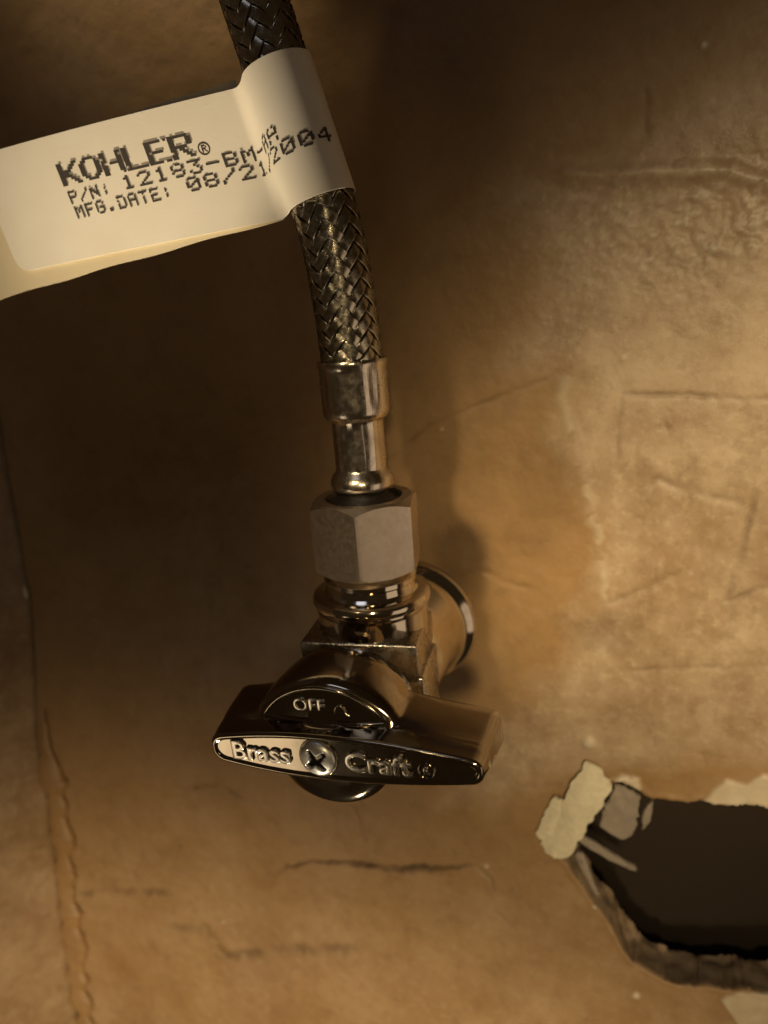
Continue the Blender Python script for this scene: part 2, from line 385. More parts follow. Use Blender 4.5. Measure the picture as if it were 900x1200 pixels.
me = bpy.data.meshes.new('wall'); me.vertices.add(len(verts)); me.vertices.foreach_set('co', (verts*MM).astype(np.float32).reshape(-1))
me.loops.add(quads.size); me.loops.foreach_set('vertex_index', quads.reshape(-1)); me.polygons.add(len(quads))
me.polygons.foreach_set('loop_start', np.arange(0, quads.size, 4, dtype=np.int32)); me.polygons.foreach_set('use_smooth', np.ones(len(quads), bool))
me.update(calc_edges=True)
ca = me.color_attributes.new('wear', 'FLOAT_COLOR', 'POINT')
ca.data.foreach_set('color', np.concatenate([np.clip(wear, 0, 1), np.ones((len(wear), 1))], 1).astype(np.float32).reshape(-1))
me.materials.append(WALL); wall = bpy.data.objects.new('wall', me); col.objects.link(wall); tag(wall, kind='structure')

# side wall meeting it at the left corner
cl = sorted([(W(-6, 440)), W(8, 540), W(22, 620), W(36, 700), W(42, 760), W(44, 860), W(58, 940), W(70, 1040), W(80, 1120), W(92, 1200), W(110, 1330)], key=lambda p: p[1])
czs = [p[1] for p in cl]; cxs = [p[0] for p in cl]
zz = np.arange(-260, 200, .8); ss = np.concatenate([np.arange(-1.5, 24, .6), np.array([26, 29, 33, 38, 44, 52, 64, 80, 105, 140])])
S, ZZ = np.meshgrid(ss, zz, indexing='ij')
XC = np.interp(ZZ, czs, cxs) + .5*fbm(S*0+3, ZZ, 6, 4, 121)
side_x = XC - np.maximum(S, 0)*.5 + .5*fbm(S, ZZ, 22, 4, 131)*np.clip(S/6, 0.25, 1) + .10*fbm(S, ZZ, 3, 3, 135)
V = np.stack([side_x, -S, ZZ], -1).reshape(-1, 3)
fq = np.arange(S.size).reshape(S.shape); fq = np.stack([fq[:-1, :-1], fq[:-1, 1:], fq[1:, 1:], fq[1:, :-1]], -1).reshape(-1, 4)
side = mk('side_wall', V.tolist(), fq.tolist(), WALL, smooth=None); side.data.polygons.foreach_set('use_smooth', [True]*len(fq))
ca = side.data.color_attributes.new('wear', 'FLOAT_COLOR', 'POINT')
wr = np.stack([np.clip(.55*np.exp(-(S/.9)**2), 0, 1), .0*S, .75+0*S+.1*fbm(S, ZZ, 12, 3, 141), 1+0*S], -1); ca.data.foreach_set('color', wr.astype(np.float32).reshape(-1))  # raised tone paints light onto this side; darker line along the corner
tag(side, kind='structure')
# irregular bead of caulk down the lower part of the corner
zc = np.arange(W(100, 1260)[1], W(45, 830)[1], .9)
xc = np.interp(zc, czs, cxs); n1 = fbm(zc, zc*0, 9, 3, 151); n2 = fbm(zc, zc*0+4, 5, 3, 155)
bead = [(xc[i]+3.2+.9*n1[i], -.6, zc[i]) for i in range(len(zc))]; rad = [max(.15, (3.4+2.6*n2[i])*min(1, (len(zc)-i)/26)) for i in range(len(zc))]
v, f = tube(bead, rad, 14); v = [(a, b*.45-.25, c) for a, b, c in v]
cb = mk('caulk_bead', v, f, WALL, side, smooth=60)
v, f = tube([(W(34, 700)[0]+.3, -1.0, W(34, 700)[1]+k*.9) for k in range(5)], [.15, .5, .65, .5, .15], 8)
mk('paint_chip', v, f, TORN, side)

# dark cavity behind the cut-out
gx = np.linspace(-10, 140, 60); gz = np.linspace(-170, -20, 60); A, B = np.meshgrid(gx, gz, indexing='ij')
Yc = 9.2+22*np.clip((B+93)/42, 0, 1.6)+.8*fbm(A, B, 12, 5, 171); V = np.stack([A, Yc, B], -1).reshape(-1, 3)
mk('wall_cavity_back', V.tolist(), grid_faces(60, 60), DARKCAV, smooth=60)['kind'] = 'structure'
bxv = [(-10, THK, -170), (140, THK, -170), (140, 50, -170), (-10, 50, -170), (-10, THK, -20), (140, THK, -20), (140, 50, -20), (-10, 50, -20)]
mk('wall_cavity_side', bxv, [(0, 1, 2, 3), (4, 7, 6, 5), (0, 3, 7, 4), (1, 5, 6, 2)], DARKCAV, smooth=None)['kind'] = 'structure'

# torn paper tab folded out over the edge of the cut-out, and loose shreds (pieces of the wall)
def sheet(name, guide, mat, thick, parent, nu=26, nv=12, seed=1, crumple=.5):
    """guide: 4 corner points (3D), bilinear, crumpled, with thickness and ragged rims"""
    g = [np.array(p, float) for p in guide]; top = []; uv = []
    for i in range(nu):
        for j in range(nv):
            u, v_ = i/(nu-1), j/(nv-1)
            a_, b_ = 2*u-1, 2*v_-1; k_ = .35; a_, b_ = a_*(1-k_)+k_*a_*sqrt(1-b_*b_*.5), b_*(1-k_)+k_*b_*sqrt(1-a_*a_*.5); u, v_ = (a_+1)/2, (b_+1)/2
            p = (g[0]*(1-u)+g[1]*u)*(1-v_)+(g[3]*(1-u)+g[2]*u)*v_
            e1 = (g[1]-g[0]); e1 = e1/np.linalg.norm(e1); e2 = (g[3]-g[0]); e2 = e2/np.linalg.norm(e2); nrm = np.cross(e1, e2); nrm /= np.linalg.norm(nrm)
            if nrm[1] > 0: nrm = -nrm
            k = lambda s, q: float(fbm(np.array([u*q+seed]), np.array([v_*q*.6+seed*.3]), 1, 3, s)[0])
            p = p + nrm*crumple*k(211, 4) + (nrm*1.0*crumple*sin(pi*v_))
            rim = 1.3 if i in (0, nu-1) or j in (0, nv-1) else .35
            p = p + e1*rim*.5*k(221, 15) + e2*rim*.6*k(231, 15)
            top.append((p, nrm))
    V = [tuple(p) for p, n in top] + [tuple(p-n*thick*(1+.3*random.random())) for p, n in top]
    b = nu*nv; Fc = grid_faces(nu, nv) + [tuple(reversed(q)) for q in grid_faces(nu, nv, base=b)]
    rimI = [i*nv for i in range(nu)] + [(nu-1)*nv+j for j in range(1, nv)] + [i*nv+nv-1 for i in range(nu-2, -1, -1)] + [j for j in range(nv-2, 0, -1)]
    for q in range(len(rimI)):
        a, c_ = rimI[q], rimI[(q+1) % len(rimI)]; Fc.append((a, a+b, c_+b, c_))
    return mk(name, V, Fc, mat, parent, smooth=50)
P3 = lambda px, py, y: tuple(on_plane(px, py, 1, y))
tab = sheet('torn_paper_tab', [P3(630, 992, -1.3), P3(688, 886, -1.5), P3(722, 918, -1.6), P3(664, 1010, -1.5)], TORN, .55, wall, seed=3, crumple=.7)
sheet('torn_paper_tab', [P3(626, 978, -.9), P3(650, 930, -1.0), P3(668, 945, -1.2), P3(648, 990, -1.0)], TORN, .5, wall, 12, 8, seed=5, crumple=.4)
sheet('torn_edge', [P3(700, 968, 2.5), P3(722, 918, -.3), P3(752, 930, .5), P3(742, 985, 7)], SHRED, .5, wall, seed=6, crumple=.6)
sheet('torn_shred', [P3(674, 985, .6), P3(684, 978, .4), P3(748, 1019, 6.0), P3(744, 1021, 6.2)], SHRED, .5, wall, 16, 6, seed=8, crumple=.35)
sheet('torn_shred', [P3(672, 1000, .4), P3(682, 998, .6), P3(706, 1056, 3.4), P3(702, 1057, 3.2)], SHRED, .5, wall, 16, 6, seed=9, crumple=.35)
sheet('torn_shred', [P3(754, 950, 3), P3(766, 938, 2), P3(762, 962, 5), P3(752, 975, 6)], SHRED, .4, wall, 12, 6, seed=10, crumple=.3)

# ------------------------------------------------------------------ the stop valve
AX = (0.0, -26.5); ZV = -2.3
valve = empty('stop_valve', (0, 0, ZV))
tag(valve, 'chrome angle stop valve with oval lever handle on the brown wall, below the hose', 'valve')
def vp(name, vf, mat, parent=None, smooth=35):
    v, f = vf
    return mk(name, [(a, b, c-ZV) for a, b, c in v], f, mat, parent or valve, smooth)
# flanged skirt against the wall
vp('inlet_skirt', lathe([(8.2, -24), (9.6, -23.6), (10.1, -22.6), (10.3, -14), (10.5, -9), (10.9, -7.2), (11.6, -6.2), (12.3, -5.8), (12.75, -5.3), (12.9, -4.6), (12.75, -3.9), (12.2, -3.4), (10.8, -3.1), (10.6, -2.0)], 'Y', 128, (0, 0, ZV-.4)), CHROME, smooth=60)
vp('supply_pipe', lathe([(7.6, -8), (7.6, 12)], 'Y', 48, (0, 0, ZV)), SATIN)
vp('body_barrel', lathe([(7.0, -40.5), (8.6, -40.3), (9.0, -39.8), (9.1, -25), (9.1, -20)], 'Y', 96, (0, 0, ZV)), CHROME, smooth=60)
# machined block behind the handle
import bmesh
def bevbox(x0, x1, y0, y1, z0, z1, bev, rotz=0.0, piv=(0, 0), notch=None):
    bm = bmesh.new(); bmesh.ops.create_cube(bm, size=1)
    for v_ in bm.verts: v_.co = Vector(((x0+x1)/2+v_.co.x*(x1-x0), (y0+y1)/2+v_.co.y*(y1-y0), (z0+z1)/2+v_.co.z*(z1-z0)))
    bmesh.ops.bevel(bm, geom=bm.edges[:], offset=bev, segments=3, affect='EDGES', profile=.5)
    bmesh.ops.rotate(bm, verts=bm.verts, cent=(piv[0], piv[1], 0), matrix=Matrix.Rotation(rotz, 3, 'Z'))
    bm.verts.ensure_lookup_table(); V = [tuple(v_.co) for v_ in bm.verts]; Fc = [tuple(v_.index for v_ in f_.verts) for f_ in bm.faces]; bm.free(); return V, Fc
RB = radians(6)
vp('body_block', join(bevbox(-10.4, 9.3, -36.2, -22, 1.0, 7.6, .35, RB, AX), bevbox(-10.4, 10.1, -36.0, -23, -12.5, 1.9, .5, RB, AX)), CAST, smooth=40)
# outlet collar: rings stacked on the block
vp('outlet_collar', lathe([(9.0, 5.5), (9.5, 5.8), (9.5, 10.6), (9.1, 10.9), (9.1, 11.3), (9.9, 11.6), (10.15, 12.1), (10.15, 12.8), (9.9, 13.3), (9.2, 13.6), (8.1, 13.8), (7.7, 14.2), (7.5, 15.2), (7.9, 15.6), (7.9, 16.3), (7.3, 16.7), (6.8, 17.2), (6.8, 21)], 'Z', 128, (AX[0], AX[1], 0)), CHROME, smooth=30)

# handle ------------------------------------------------------------
handle = None
YF = -53.5; AL, AR = 17.9, 24.4
def wing(x, hc_, heL, heR, aL, aR, rc_=1.6):
    a = aL if x < 0 else aR; he = heL if x < 0 else heR; t = min(abs(x)/a, 1)
    h = he+(hc_-he)*(1-t**2.0)
    e = abs(x)-(a-rc_)
    if e > 0: h = (h-rc_*.75)+rc_*.75*sqrt(max(0, 1-(e/rc_)**2))
    return max(h, .02)
HX = 1.18
def hxt(t): return float(np.interp(t, [4, 11], [1.18, .93]))
def smax(a, b, k):
    h = max(k-abs(a-b), 0)/k; return max(a, b)+h*h*k*.25
U = [(-1+2*i/150) for i in range(151)]
U = [sin(u*pi/2) for u in U]
def layer(t, ins, hc_, heL, heR, R=None, k=1.0, grow=0.0):
    aL, aR = AL-ins+grow, AR-ins+grow; top = []
    for u in U:
        x = aL*u if u < 0 else aR*u
        h = wing(x, hc_-ins, heL-ins, heR-ins, aL, aR)
        if R:
            xq = x/hxt(t); hub = sqrt(max(R*R-xq*xq, 0)) if abs(xq) < R else -(abs(xq)-R)*.8
            h = smax(h, hub, k)
        top.append((x, h))
    bot = []
    for u in U:
        x = aL*u if u < 0 else aR*u
        h = wing(x, hc_-ins, heL-ins, heR-ins, aL, aR)
        if R:
            Rb = R+.8; hub = sqrt(max(Rb*Rb-x*x, 0)) if abs(x) < Rb else -(abs(x)-Rb)*.8
            h = smax(h, hub, min(k, 3))
        bot.append((x, h))
    return [(x, YF+t, h) for x, h in top] + [(x, YF+t, -h) for x, h in reversed(bot)]
LY = [layer(.30, 1.05, 3.75, 2.1, 1.75), layer(.30, .90, 3.75, 2.1, 1.75), layer(.26, .82, 3.75, 2.1, 1.75), layer(.12, .72, 3.75, 2.1, 1.75), layer(.03, .62, 3.75, 2.1, 1.75), layer(0, .50, 3.75, 2.1, 1.75), layer(.02, .36, 3.75, 2.1, 1.75), layer(.10, .20, 3.75, 2.1, 1.75), layer(.26, .07, 3.75, 2.1, 1.75), layer(.48, .01, 3.75, 2.1, 1.75), layer(.75, 0, 3.75, 2.1, 1.75),
      layer(2.2, 0, 3.95, 2.5, 2.0, grow=.15), layer(2.9, 0, 4.1, 2.6, 2.1, R=4.6, k=1.5, grow=.2), layer(3.05, 0, 4.15, 2.65, 2.1, R=6.5, k=2.5, grow=.2), layer(3.3, 0, 4.2, 2.7, 2.1, R=7.9, k=5, grow=.2),
      layer(3.7, 0, 4.25, 2.8, 2.2, R=9.2, k=7, grow=.2), layer(3.95, 0, 4.3, 2.85, 2.2, R=9.5, k=7.5, grow=.2), layer(4.3, 0, 4.35, 2.9, 2.2, R=9.8, k=8, grow=.25),
      layer(6, 0, 4.55, 3.4, 2.4, R=10.3, k=9, grow=.35), layer(8, 0, 4.8, 3.8, 2.6, R=11.0, k=9, grow=.45), layer(10, 0, 4.95, 4.1, 2.8, R=11.2, k=10, grow=.55), layer(11.4, 0, 5.0, 4.3, 2.9, R=11.3, k=10.5, grow=.6),
      layer(12.1, .15, 5.0, 4.3, 2.9, R=11.25, k=10.5, grow=.6), layer(12.4, .6, 5.0, 4.3, 2.9, R=10.9, k=10, grow=.6)]
nl = len(LY[0]); V = [p for l in LY for p in l]; Fc = grid_faces(len(LY), nl, True); nt_ = len(U)
for b0, rev in ((0, False), ((len(LY)-1)*nl, True)):
    for i in range(nt_-1):
        q = (b0+i, b0+i+1, b0+nl-2-i, b0+nl-1-i); Fc.append(tuple(reversed(q)) if rev else q)
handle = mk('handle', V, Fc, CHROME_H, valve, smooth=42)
bmh = bmesh.new(); bmh.from_mesh(handle.data); bmesh.ops.recalc_face_normals(bmh, faces=bmh.faces); bmh.to_mesh(handle.data); bmh.free()
handle.rotation_euler = (0, -radians(2.2), 0)
# half-moon rim with its chord
zc_ = 4.35; Rm = 9.4; a0 = math.asin(zc_/Rm)
ydisc = lambda r: YF + float(np.interp(r, [4.6, 6.5, 7.9, 9.3, 9.7], [2.9, 3.05, 3.3, 3.7, 3.95]))
arc = [(HX*Rm*cos(a), ydisc(Rm)-.12, Rm*sin(a)) for a in np.linspace(a0, pi-a0, 60)]
xch = Rm*cos(a0); chord = [(x*HX, ydisc(sqrt(x*x+zc_*zc_))-.12, zc_-.1*(1-(x/xch)**2)) for x in np.linspace(xch, -xch, 40)]
v, f = join(tube(arc, .34, 12), tube(chord, .30, 12)); mk('half_moon_rim', v, f, CHROME_H, handle, smooth=60)
# raised lettering
def text_mesh(body, size, extr, bev, off=0.0, sx=1.0, space=1.0):
    cu = bpy.data.curves.new('t', 'FONT'); cu.body = body; cu.size = size; cu.extrude = extr; cu.bevel_depth = bev; cu.bevel_resolution = 2; cu.offset = off; cu.space_character = space; cu.resolution_u = 5
    o = bpy.data.objects.new('t', cu); col.objects.link(o); bpy.context.view_layer.update()
    dg = bpy.context.evaluated_depsgraph_get(); mm2 = bpy.data.meshes.new_from_object(o.evaluated_get(dg))
    V = [(v_.co.x*sx, v_.co.y, v_.co.z) for v_ in mm2.vertices]; Fc = [tuple(p.vertices) for p in mm2.polygons]
    bpy.data.objects.remove(o); bpy.data.curves.remove(cu); bpy.data.meshes.remove(mm2); return V, Fc
def raised(name, body, x0, z0, height, width, y, parent, mat, extr=.16, bev=.09, off=.03, tilt=0.0, shear=0.0):
    V, Fc = text_mesh(body, 4.0, extr, bev, off)
    xa = min(v_[0] for v_ in V); xb = max(v_[0] for v_ in V); za = min(v_[1] for v_ in V); zb = max(v_[1] for v_ in V)
    kx = width/(xb-xa); kz = height/(zb-za)
    V = [(x0+(a-xa)*kx, y(b) if callable(y) else y-c, z0+(b-za)*kz) if False else (x0+(a-xa)*kx, (y - c), z0+(b-za)*kz) for a, b, c in V]
    Fc = [tuple(reversed(q)) for q in Fc]
    o = mk(name, V, Fc, mat, parent, smooth=40)
    bm2 = bmesh.new(); bm2.from_mesh(o.data); bmesh.ops.remove_doubles(bm2, verts=bm2.verts, dist=1e-6); bmesh.ops.recalc_face_normals(bm2, faces=bm2.faces); bm2.to_mesh(o.data); bm2.free()
    return o
yl = YF+.22
raised('raised_lettering', 'Brass', -14.3, -1.55, 3.3, 9.9, yl, handle, LETTER, .24, .15)
raised('raised_lettering', 'Craft', 4.2, -1.65, 3.3, 10.2, yl, handle, LETTER, .24, .15)
raised('raised_lettering', 'R', 15.95, -.95, 1.05, .9, yl, handle, LETTER, .15, .05, .02)
v, f = tube([(16.4+1.15*cos(a), yl-.05, -.42+1.15*sin(a)) for a in np.linspace(0, 2*pi, 33)], .16, 8); mk('raised_ring', v, f, CHROME_H, handle, 60)
V_, F_ = text_mesh('OFF', 4.0, .12, .07, .02)
raised('raised_lettering', 'OFF', -4.4, 5.6, 2.3, 5.2, ydisc(7.4)+.1, handle, LETTER, .2, .1, .03)
v, f = join(tube([(3.1+.85*cos(a), ydisc(7.6)-.1, 6.0+1.0*sin(a)) for a in np.linspace(.1, pi-.1, 16)], .2, 8), tube([(2.2, ydisc(7)-.1, 5.9), (4.1, ydisc(7)-.1, 5.85)], .24, 8), tube([(3.9, ydisc(7)-.1, 6.0), (4.5, ydisc(7)-.1, 5.5)], .24, 8))
mk('raised_arrow', v, f, CHROME_H, handle, 60)
# screw with a cross recess: grid head with carved slots
n = 40; V = []; idxm = {}; RS = 2.75
sv = []
for i in range(n+1):
    for k in range(96):
        r = RS*i/n; a = 2*pi*k/96; x = r*cos(a); z = r*sin(a)
        h = 1.25*sqrt(max(0, 1-(r/RS)**2*.93)); h -= .25
        ca_, sa_ = cos(radians(38)), sin(radians(38)); xr = x*ca_+z*sa_; zr = -x*sa_+z*ca_
        arm = min(abs(xr), abs(zr)); lng = max(abs(xr), abs(zr)); wd = .52-.12*lng
        cut = 1/(1+math.exp((arm-wd)/.05))*1/(1+math.exp((lng-1.8)/.08))
        sv.append((x, YF-.05-h+cut*(1.5-.3*lng), z))
sf = grid_faces(n+1, 96, True)
sb = len(sv); sv += [(RS*cos(2*pi*k/96), YF+.6, RS*sin(2*pi*k/96)) for k in range(96)]
sf += [(n*96+k, sb+k, sb+(k+1) % 96, n*96+(k+1) % 96) for k in range(96)]
scr = mk('screw', sv, sf, SCREW, handle, 40)
scr.data.materials.append(SLOT_DARK)
for p_ in scr.data.polygons:
    x_ = p_.center.x/MM; z_ = p_.center.z/MM; r_ = math.hypot(x_, z_)
    if r_ < 2.1 and p_.center.y/MM > YF-.05-(1.25*sqrt(max(0, 1-(r_/RS)**2*.93))-.25)+.45: p_.material_index = 1
v, f = tube([(2.95*cos(a), YF+.24, 2.95*sin(a)) for a in np.linspace(0, 2*pi, 65)], .16, 8); mk('screw_seat', v, f, CHROME_H, handle, 60)
# stem between handle and block
vp('stem', lathe([(4.2, -43), (4.2, -35)], 'Y', 40, (0, 0, ZV)), SATIN)

# ------------------------------------------------------------------ braided supply hose
hose = empty('supply_hose', (AX[0], AX[1], 17.5))
tag(hose, 'braided steel supply hose with crimped ferrule and hex nut, rising from the valve', 'hose')
def hp(name, vf, mat, parent=None, smooth=35):
    v, f = vf; return mk(name, [(a-AX[0], b-AX[1], c-17.5) for a, b, c in v], f, mat, parent or hose, smooth)
# hex nut with conical chamfers
def hexnut(Rh, z0, z1, az):
    n = 180; ap = Rh*cos(pi/6)
    def rad(a, lim):
        b = (a-az+pi/6) % (pi/3)-pi/6
        # az points at a corner
        b = ((a-az) % (pi/3)); b = b-pi/6
        return min(ap/cos(b), lim)
    rows = [(6.6, z1-.9), (6.7, z1)]
    for lim in (7.9, 8.3, 8.6, 8.9, 9.2, 9.45, 9.6): rows.append((lim, z1+0-(lim-7.9)*.50))
    V = []; L = []
    prof = [('c', 6.3, z1-1.2), ('c', 6.4, z1-.05), ('c', 7.9, z1)] + [('h', l, z1-(l-7.9)*.62) for l in (8.2, 8.45, 8.7, 8.95, 9.2, 9.42)] + [('h', 99, z1-1.15), ('h', 99, z0+1.15)] + [('h', l, z0+(l-7.9)*.62) for l in (9.42, 9.2, 8.95, 8.7, 8.45, 8.2)] + [('c', 7.9, z0), ('c', 6.5, z0)]
    for t, l, z in prof:
        for k in range(n):
            a = az+2*pi*k/n
            r = l if t == 'c' else rad(a, l)
            zz_ = z
            if t == 'h' and l < 50:   # keep the chamfer on the cone: height follows radius
                zz_ = (z1-(r-7.9)*.62) if z > (z0+z1)/2 else (z0+(r-7.9)*.62)
            V.append((AX[0]+r*cos(a), AX[1]+r*sin(a), zz_))
    Fc = [tuple(reversed(q)) for q in grid_faces(len(prof), n, True)]
    Fc = [tuple(reversed(q)) for q in Fc]
    return V, Fc
nut = hp('coupling_nut', hexnut(9.5, 17.4, 29.9, radians(-90+11)), NUTM, smooth=22)
bmh = bmesh.new(); bmh.from_mesh(nut.data); bmesh.ops.recalc_face_normals(bmh, faces=bmh.faces); bmh.to_mesh(nut.data); bmh.free()
nut.data.set_sharp_from_angle(angle=radians(22))
hp('nut_sleeve', lathe([(6.2, 28.0), (6.2, 29.2), (5.2, 29.3), (4.4, 30.0), (4.2, 31.5)], 'Z', 64, (AX[0], AX[1], 0)), RUBBER)
hp('hose_barb', lathe([(3.6, 29), (4.3, 30.6), (5.0, 31.3), (5.2, 32.2), (5.15, 33.0), (4.7, 33.9), (4.2, 34.4), (4.05, 34.9)], 'Z', 96, (AX[0], AX[1], 0)), SATIN, smooth=60)
def crimp(a, h):
    k = (a-radians(-78)) % (2*pi/8); return 1-.05*(1-abs(2*k/(2*pi/8)-1))**.7*(1 if 35.3 < h < 42.6 else .2)
hp('crimped_neck', lathe([(4.1, 34.6), (4.25, 35.6), (4.25, 38), (4.25, 41), (4.25, 42.3), (4.6, 43.3)], 'Z', 192, (AX[0], AX[1], 0), crimp), SATIN, smooth=25)
def dent(a, h):
    r = 1.0
    for ac, wd, dp in ((-128, 9, .035), (-35, 8, .03), (-100, 5, .008)):
        t = (math.degrees(a)-ac+180) % 360-180; r -= dp*math.exp(-(t/wd)**2)*math.exp(-((h-48.2)/3.2)**4)
    return r
prof = [(4.2, 42.6), (4.9, 43.0), (5.25, 43.5), (5.4, 44.1)] + [(5.42, 44.1+i*.35) for i in range(1, 20)] + [(5.5, 51.0), (5.6, 51.5), (5.62, 51.9), (5.5, 52.2), (5.1, 52.2), (4.9, 51.6)]
hp('ferrule', lathe(prof, 'Z', 160, (AX[0], AX[1], 0), dent), SATIN, smooth=50)
# hose centre line in the plane y = AX[1]
ctrl = [(0.15, 48), (0.0, 52), (-.35, 60), (-1.5, 70.5), (-4.0, 80.5), (-7.0, 91.5), (-10.2, 103.5), (-13.8, 117), (-18, 131), (-22, 145)]
def catmull(P, n=24):
    P = [np.array(p, float) for p in P]; P = [2*P[0]-P[1]]+P+[2*P[-1]-P[-2]]; out = []
    for i in range(1, len(P)-2):
        for k in range(n):
            t = k/n; out.append(.5*((2*P[i])+(-P[i-1]+P[i+1])*t+(2*P[i-1]-5*P[i]+4*P[i+1]-P[i+2])*t*t+(-P[i-1]+3*P[i]-3*P[i+1]+P[i+2])*t**3))
    out.append(P[-2]); return np.array(out)
CL = catmull(ctrl); seg = np.hypot(*np.diff(CL, axis=0).T); SL = np.concatenate([[0], np.cumsum(seg)]); LEN = SL[-1]
TG = np.gradient(CL, SL, axis=0); TG /= np.linalg.norm(TG, axis=1)[:, None]
def frame(s):
    x = np.interp(s, SL, CL[:, 0]); z = np.interp(s, SL, CL[:, 1]); tx = np.interp(s, SL, TG[:, 0]); tz = np.interp(s, SL, TG[:, 1]); return x, z, tx, tz
RH = 4.62; NS = 12; LEAD = 2*pi*RH*1.02
v, f = tube([(p[0], AX[1], p[1]) for p in CL[::6]], RH-.42, 36); hp('inner_tube', (v, f), RUBBER, smooth=80)
def fwave(q):      # period 4: over two, under two
    return np.tanh(1.9*np.sin(q*pi/2+pi/4))
def strand(i, sgn):
    s = np.arange(0, LEN, .33); t = NS*s/LEAD; th = 2*pi*i/NS + sgn*2*pi*s/LEAD
    q = (2*i+2*t) if sgn > 0 else (2*i-2*t)
    off = sgn*.25*fwave(q)
    x, z, tx, tz = frame(s); n1 = np.stack([tz, 0*tz, -tx], -1); n2 = np.array([0, -1.0, 0]); T3 = np.stack([tx, 0*tx, tz], -1)
    rows = []; wdt = 1.52; NW = 5; M = NW*2+1
    ph = 0
    ca_, sa_ = np.cos(th), np.sin(th)
    er = n1*ca_[:, None] + n2*sa_[:, None]; et = -n1*sa_[:, None] + n2*ca_[:, None]
    dirv = T3*cos(pi/4) + et*(sgn*sin(pi/4)); lat = T3*sin(pi/4) - et*(sgn*cos(pi/4))
    c0 = np.stack([x, 0*x+AX[1], z], -1) + er*(RH+off)[:, None]
    V = np.zeros((len(s), M+1, 3))
    for k in range(M):
        u = (k/(M-1)-.5)*wdt; bump = .075 if k % 2 else -.03
        curv = -(u*u)*.5/(2*RH)*1.0
        V[:, k] = c0 + lat*u + er*(bump+curv)
    V[:, M] = c0 - er*.16
    return V.reshape(-1, 3).tolist(), grid_faces(len(s), M+1, True)
for i in range(NS):
    for sg in (1, -1):
        o = hp('braid_strand', strand(i, sg), WIRE, smooth=75)

# ------------------------------------------------------------------ paper flag label round the hose
PC = on_plane(347, 152, 1, AX[1]); x_, z_, tx_, tz_ = frame(float(np.interp(PC[2], CL[:, 1], SL)))
PC = np.array([x_, AX[1], z_])-np.array([tx_, 0, tz_])*.9; A3 = np.array([tx_, 0, tz_]); E1 = np.array([-tz_, 0, tx_]); E2 = np.array([0, -1.0, 0])
if E1[0] > 0: E1 = -E1
RL = 5.35; AP = 6.6; al = math.acos(RL/AP); LT = sqrt(AP*AP-RL*RL)
FLAG = 60.0
def bendf(a):      # how the flag waves away from its plane (towards the viewer +)
    return 1.6*sin((a-AP)/26.0)+.07*max(a-AP, 0) - .00022*(a-AP)**2*3
def sag(a):        # the flag droops slightly along the hose direction
    return .19*(a-AP)
def Lp(u, v_, off=0.0):
    """u < 0 on the flag, u > 0 over the hose (front layer). v_ along the hose."""
    if u < -1.2:
        a = AP-u; b = .22+bendf(a); p = PC+E1*a+E2*(b+off)+A3*(v_+sag(a))
        return p
    u2 = max(u, 0)
    if u < LT:
        t = (u+1.2)/(LT+1.2); a0_ = AP+1.2; b0 = .22+bendf(a0_)
        q0 = np.array([a0_, b0]); q1 = np.array([AP-.4, .35]); q2 = np.array([RL*cos(al), RL*sin(al)])
        q = q0*(1-t)**2+2*q1*t*(1-t)+q2*t*t; n_ = np.array([sin(al)*t*-0+.7*t, 1-.3*t]); n_ /= np.linalg.norm(n_)
        q = q + n_*off
        return PC+E1*q[0]+E2*q[1]+A3*(v_+sag(max(AP, q[0]))*(1 if q[0] > AP else 1))
    g = al+(u-LT)/RL
    return PC+E1*(RL+off)*cos(g)+E2*(RL+off)*sin(g)+A3*v_
UMAX = LT+RL*(2*pi-2*al)
def label_sheet(name, u0, u1, v0, v1, fn, mat, parent, rnd=0.0, thick=.12, nu=150, nv=24, jag=.0):
    V = []
    for side_ in (0, 1):
        for i in range(nu):
            u = u0+(u1-u0)*i/(nu-1); e = max(0, rnd-(u-u0)); cut = rnd-sqrt(max(0, rnd*rnd-e*e)) if rnd else 0
            for j in range(nv):
                vv = (v0+cut)+(v1-v0-2*cut)*j/(nv-1)
                V.append(tuple(fn(u, vv, -thick*side_)))
    b = nu*nv; Fc = [tuple(reversed(q)) for q in grid_faces(nu, nv)] + grid_faces(nu, nv, base=b)
    rimI = [i*nv for i in range(nu)] + [(nu-1)*nv+j for j in range(1, nv)] + [i*nv+nv-1 for i in range(nu-2, -1, -1)] + [j for j in range(nv-2, 0, -1)]
    for q in range(len(rimI)):
        a, c_ = rimI[q], rimI[(q+1) % len(rimI)]; Fc.append((a, c_, c_+b, a+b))
    return mk(name, V, Fc, mat, parent, smooth=50)
label = empty('hose_label')
U0_ = AP-float((on_plane(89, 221, 1, AX[1]-.5)-PC)@E1)
tag(label, 'white paper flag label with black dot matrix print wrapped round the braided hose', 'label')
VH = 9.8
label_sheet('label_front', U0_-15.0, UMAX, -VH, VH, Lp, LABEL, label, rnd=2.4, nu=220)
def Lback(u, v_, off=0):
    a = AP-u; return PC+E1*a+E2*(-.10+bendf(a)-.25*math.exp(u/3)+off)+A3*(v_+sag(a)+(.065*u)+1.2 + .12*math.sin(u*.35))
label_sheet('label_back', -68.0, -.4, -VH-1.2, VH+.2, Lback, LABEL_B, label, rnd=2.0, nu=120)

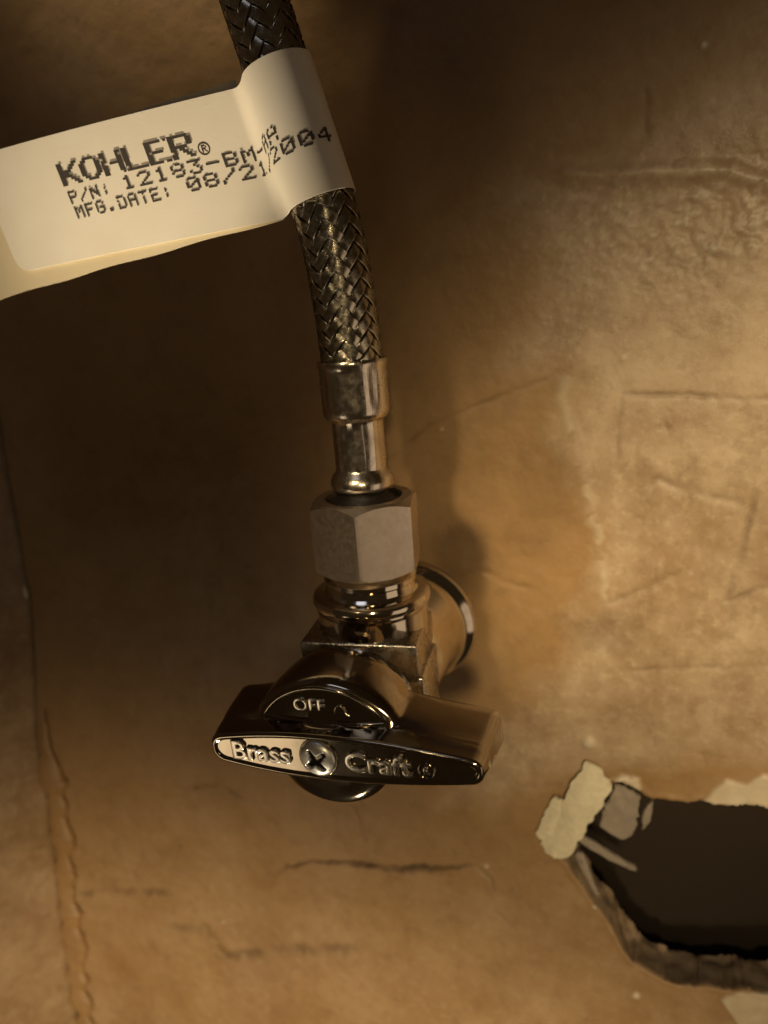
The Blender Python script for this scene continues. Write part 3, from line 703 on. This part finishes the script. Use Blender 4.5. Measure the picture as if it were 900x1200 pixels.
# print: little blocks of ink laid on the label
G = {'P': "11110,10001,10001,11110,10000,10000,10000", '/': "00001,00001,00010,00100,01000,10000,10000", 'N': "10001,11001,11101,10111,10011,10001,10001", ':': "00000,00100,00100,00000,00100,00100,00000",
 '1': "00100,01100,00100,00100,00100,00100,01110", '2': "01110,10001,00001,00010,00100,01000,11111", '8': "01110,10001,10001,01110,10001,10001,01110", '3': "11111,00010,00100,00010,00001,10001,01110",
 '-': "00000,00000,00000,11111,00000,00000,00000", 'B': "11110,10001,10001,11110,10001,10001,11110", 'M': "10001,11011,10101,10101,10001,10001,10001", 'A': "01110,10001,10001,11111,10001,10001,10001",
 'F': "11111,10000,10000,11110,10000,10000,10000", 'G': "01110,10001,10000,10111,10001,10001,01110", '.': "00000,00000,00000,00000,00000,01100,01100", 'D': "11110,10001,10001,10001,10001,10001,11110",
 'T': "11111,00100,00100,00100,00100,00100,00100", 'E': "11111,10000,10000,11110,10000,10000,11111", '0': "01110,10001,10011,10101,11001,10001,01110", '4': "00010,00110,01010,10010,11111,00010,00010", ' ': "00000,00000,00000,00000,00000,00000,00000"}
BIG = {'K': "11000011,11000110,11001100,11111000,11110000,11111000,11001100,11000110,11000011", 'O': "00111100,01100110,11000011,11000011,11000011,11000011,11000011,01100110,00111100",
 'H': "11000011,11000011,11000011,11000011,11111111,11000011,11000011,11000011,11000011", 'L': "11000000,11000000,11000000,11000000,11000000,11000000,11000000,11000000,11111111",
 'E': "11111111,11000000,11000000,11000000,11111100,11000000,11000000,11000000,11111111", 'R': "11111110,11000011,11000011,11000011,11111110,11011000,11001100,11000110,11000011"}
# the lower-left origin of the printing, measured along the label
def find_uv(px, py):
    p = on_plane(px, py, 1, AX[1]-.5); q = p-PC; a = q@E1; return AP-a, q@A3-sag(a)
U0, V0 = find_uv(89, 221); print('U0', U0)
def printed(name, runs, mat, off=.03, du=0, dv=0, drop=0.0, gs=.96):
    V = []; Fc = []
    for (glyphs, text, u0, v0, pitch, cw, chh) in runs:
        for ci, ch in enumerate(text):
            rows = glyphs[ch].split(','); nr = len(rows); nc = len(rows[0])
            for r_ in range(nr):
                c = 0
                while c < nc:
                    if rows[r_][c] == '1' and random.random() >= drop:
                        ua = u0+ci*pitch+c*cw/nc+du; ub = ua+cw/nc*gs*1.04; va = v0+(nr-1-r_)*chh/nr+dv; vb = va+chh/nr*1.02
                        b = len(V); V += [tuple(Lp(ua, va, off)), tuple(Lp(ub, va, off)), tuple(Lp(ub, vb, off)), tuple(Lp(ua, vb, off))]; Fc.append((b, b+1, b+2, b+3))
                    c += 1
    return mk(name, V, Fc, mat, label, smooth=None)
S_ = 1.0
logo = [(BIG, 'KOHLER', U0, V0, 4.0, 3.8, 3.5)]
l2a = [(G, 'P/N:', U0+.2, V0-2.9, 2.0, 1.55, 2.0), (G, '12183-BM-AA', U0+10.2, V0-2.6, 2.9, 2.2, 2.1)]
l3 = [(G, 'MFG.DATE:', U0+.3, V0-5.3, 1.98, 1.5, 2.0), (G, '08/21/2004', U0+20.5, V0-5.0, 2.95, 2.3, 2.1)]
printed('printed_logo', logo, INK, drop=.04)
printed('printed_logo_smear', logo, INK_FAINT, off=.02, du=.22, dv=.32, drop=.25)
printed('printed_part_number', l2a, INK, drop=.03); printed('printed_number_smear', l2a, INK_FAINT, off=.02, du=.18, dv=.16, drop=.3)
printed('printed_date', l3, INK, drop=.03); printed('printed_date_smear', l3, INK_FAINT, off=.02, du=.18, dv=.16, drop=.3)
# registered mark
cu_, cv_ = U0+25.3, V0+.75; V = []; Fc = []
for k in range(28):
    a, b_ = 2*pi*k/28, 2*pi*(k+1)/28; b = len(V)
    V += [tuple(Lp(cu_+r*cos(t), cv_+r*sin(t), .03)) for r, t in ((.98, a), (.98, b_), (.76, b_), (.76, a))]; Fc.append((b, b+3, b+2, b+1))
mk('printed_mark', V, Fc, INK, label, smooth=None)
printed('printed_mark', [({'R': "1110,1001,1110,1010,1001"}, 'R', cu_-.38, cv_-.55, 1, .8, 1.1)], INK)
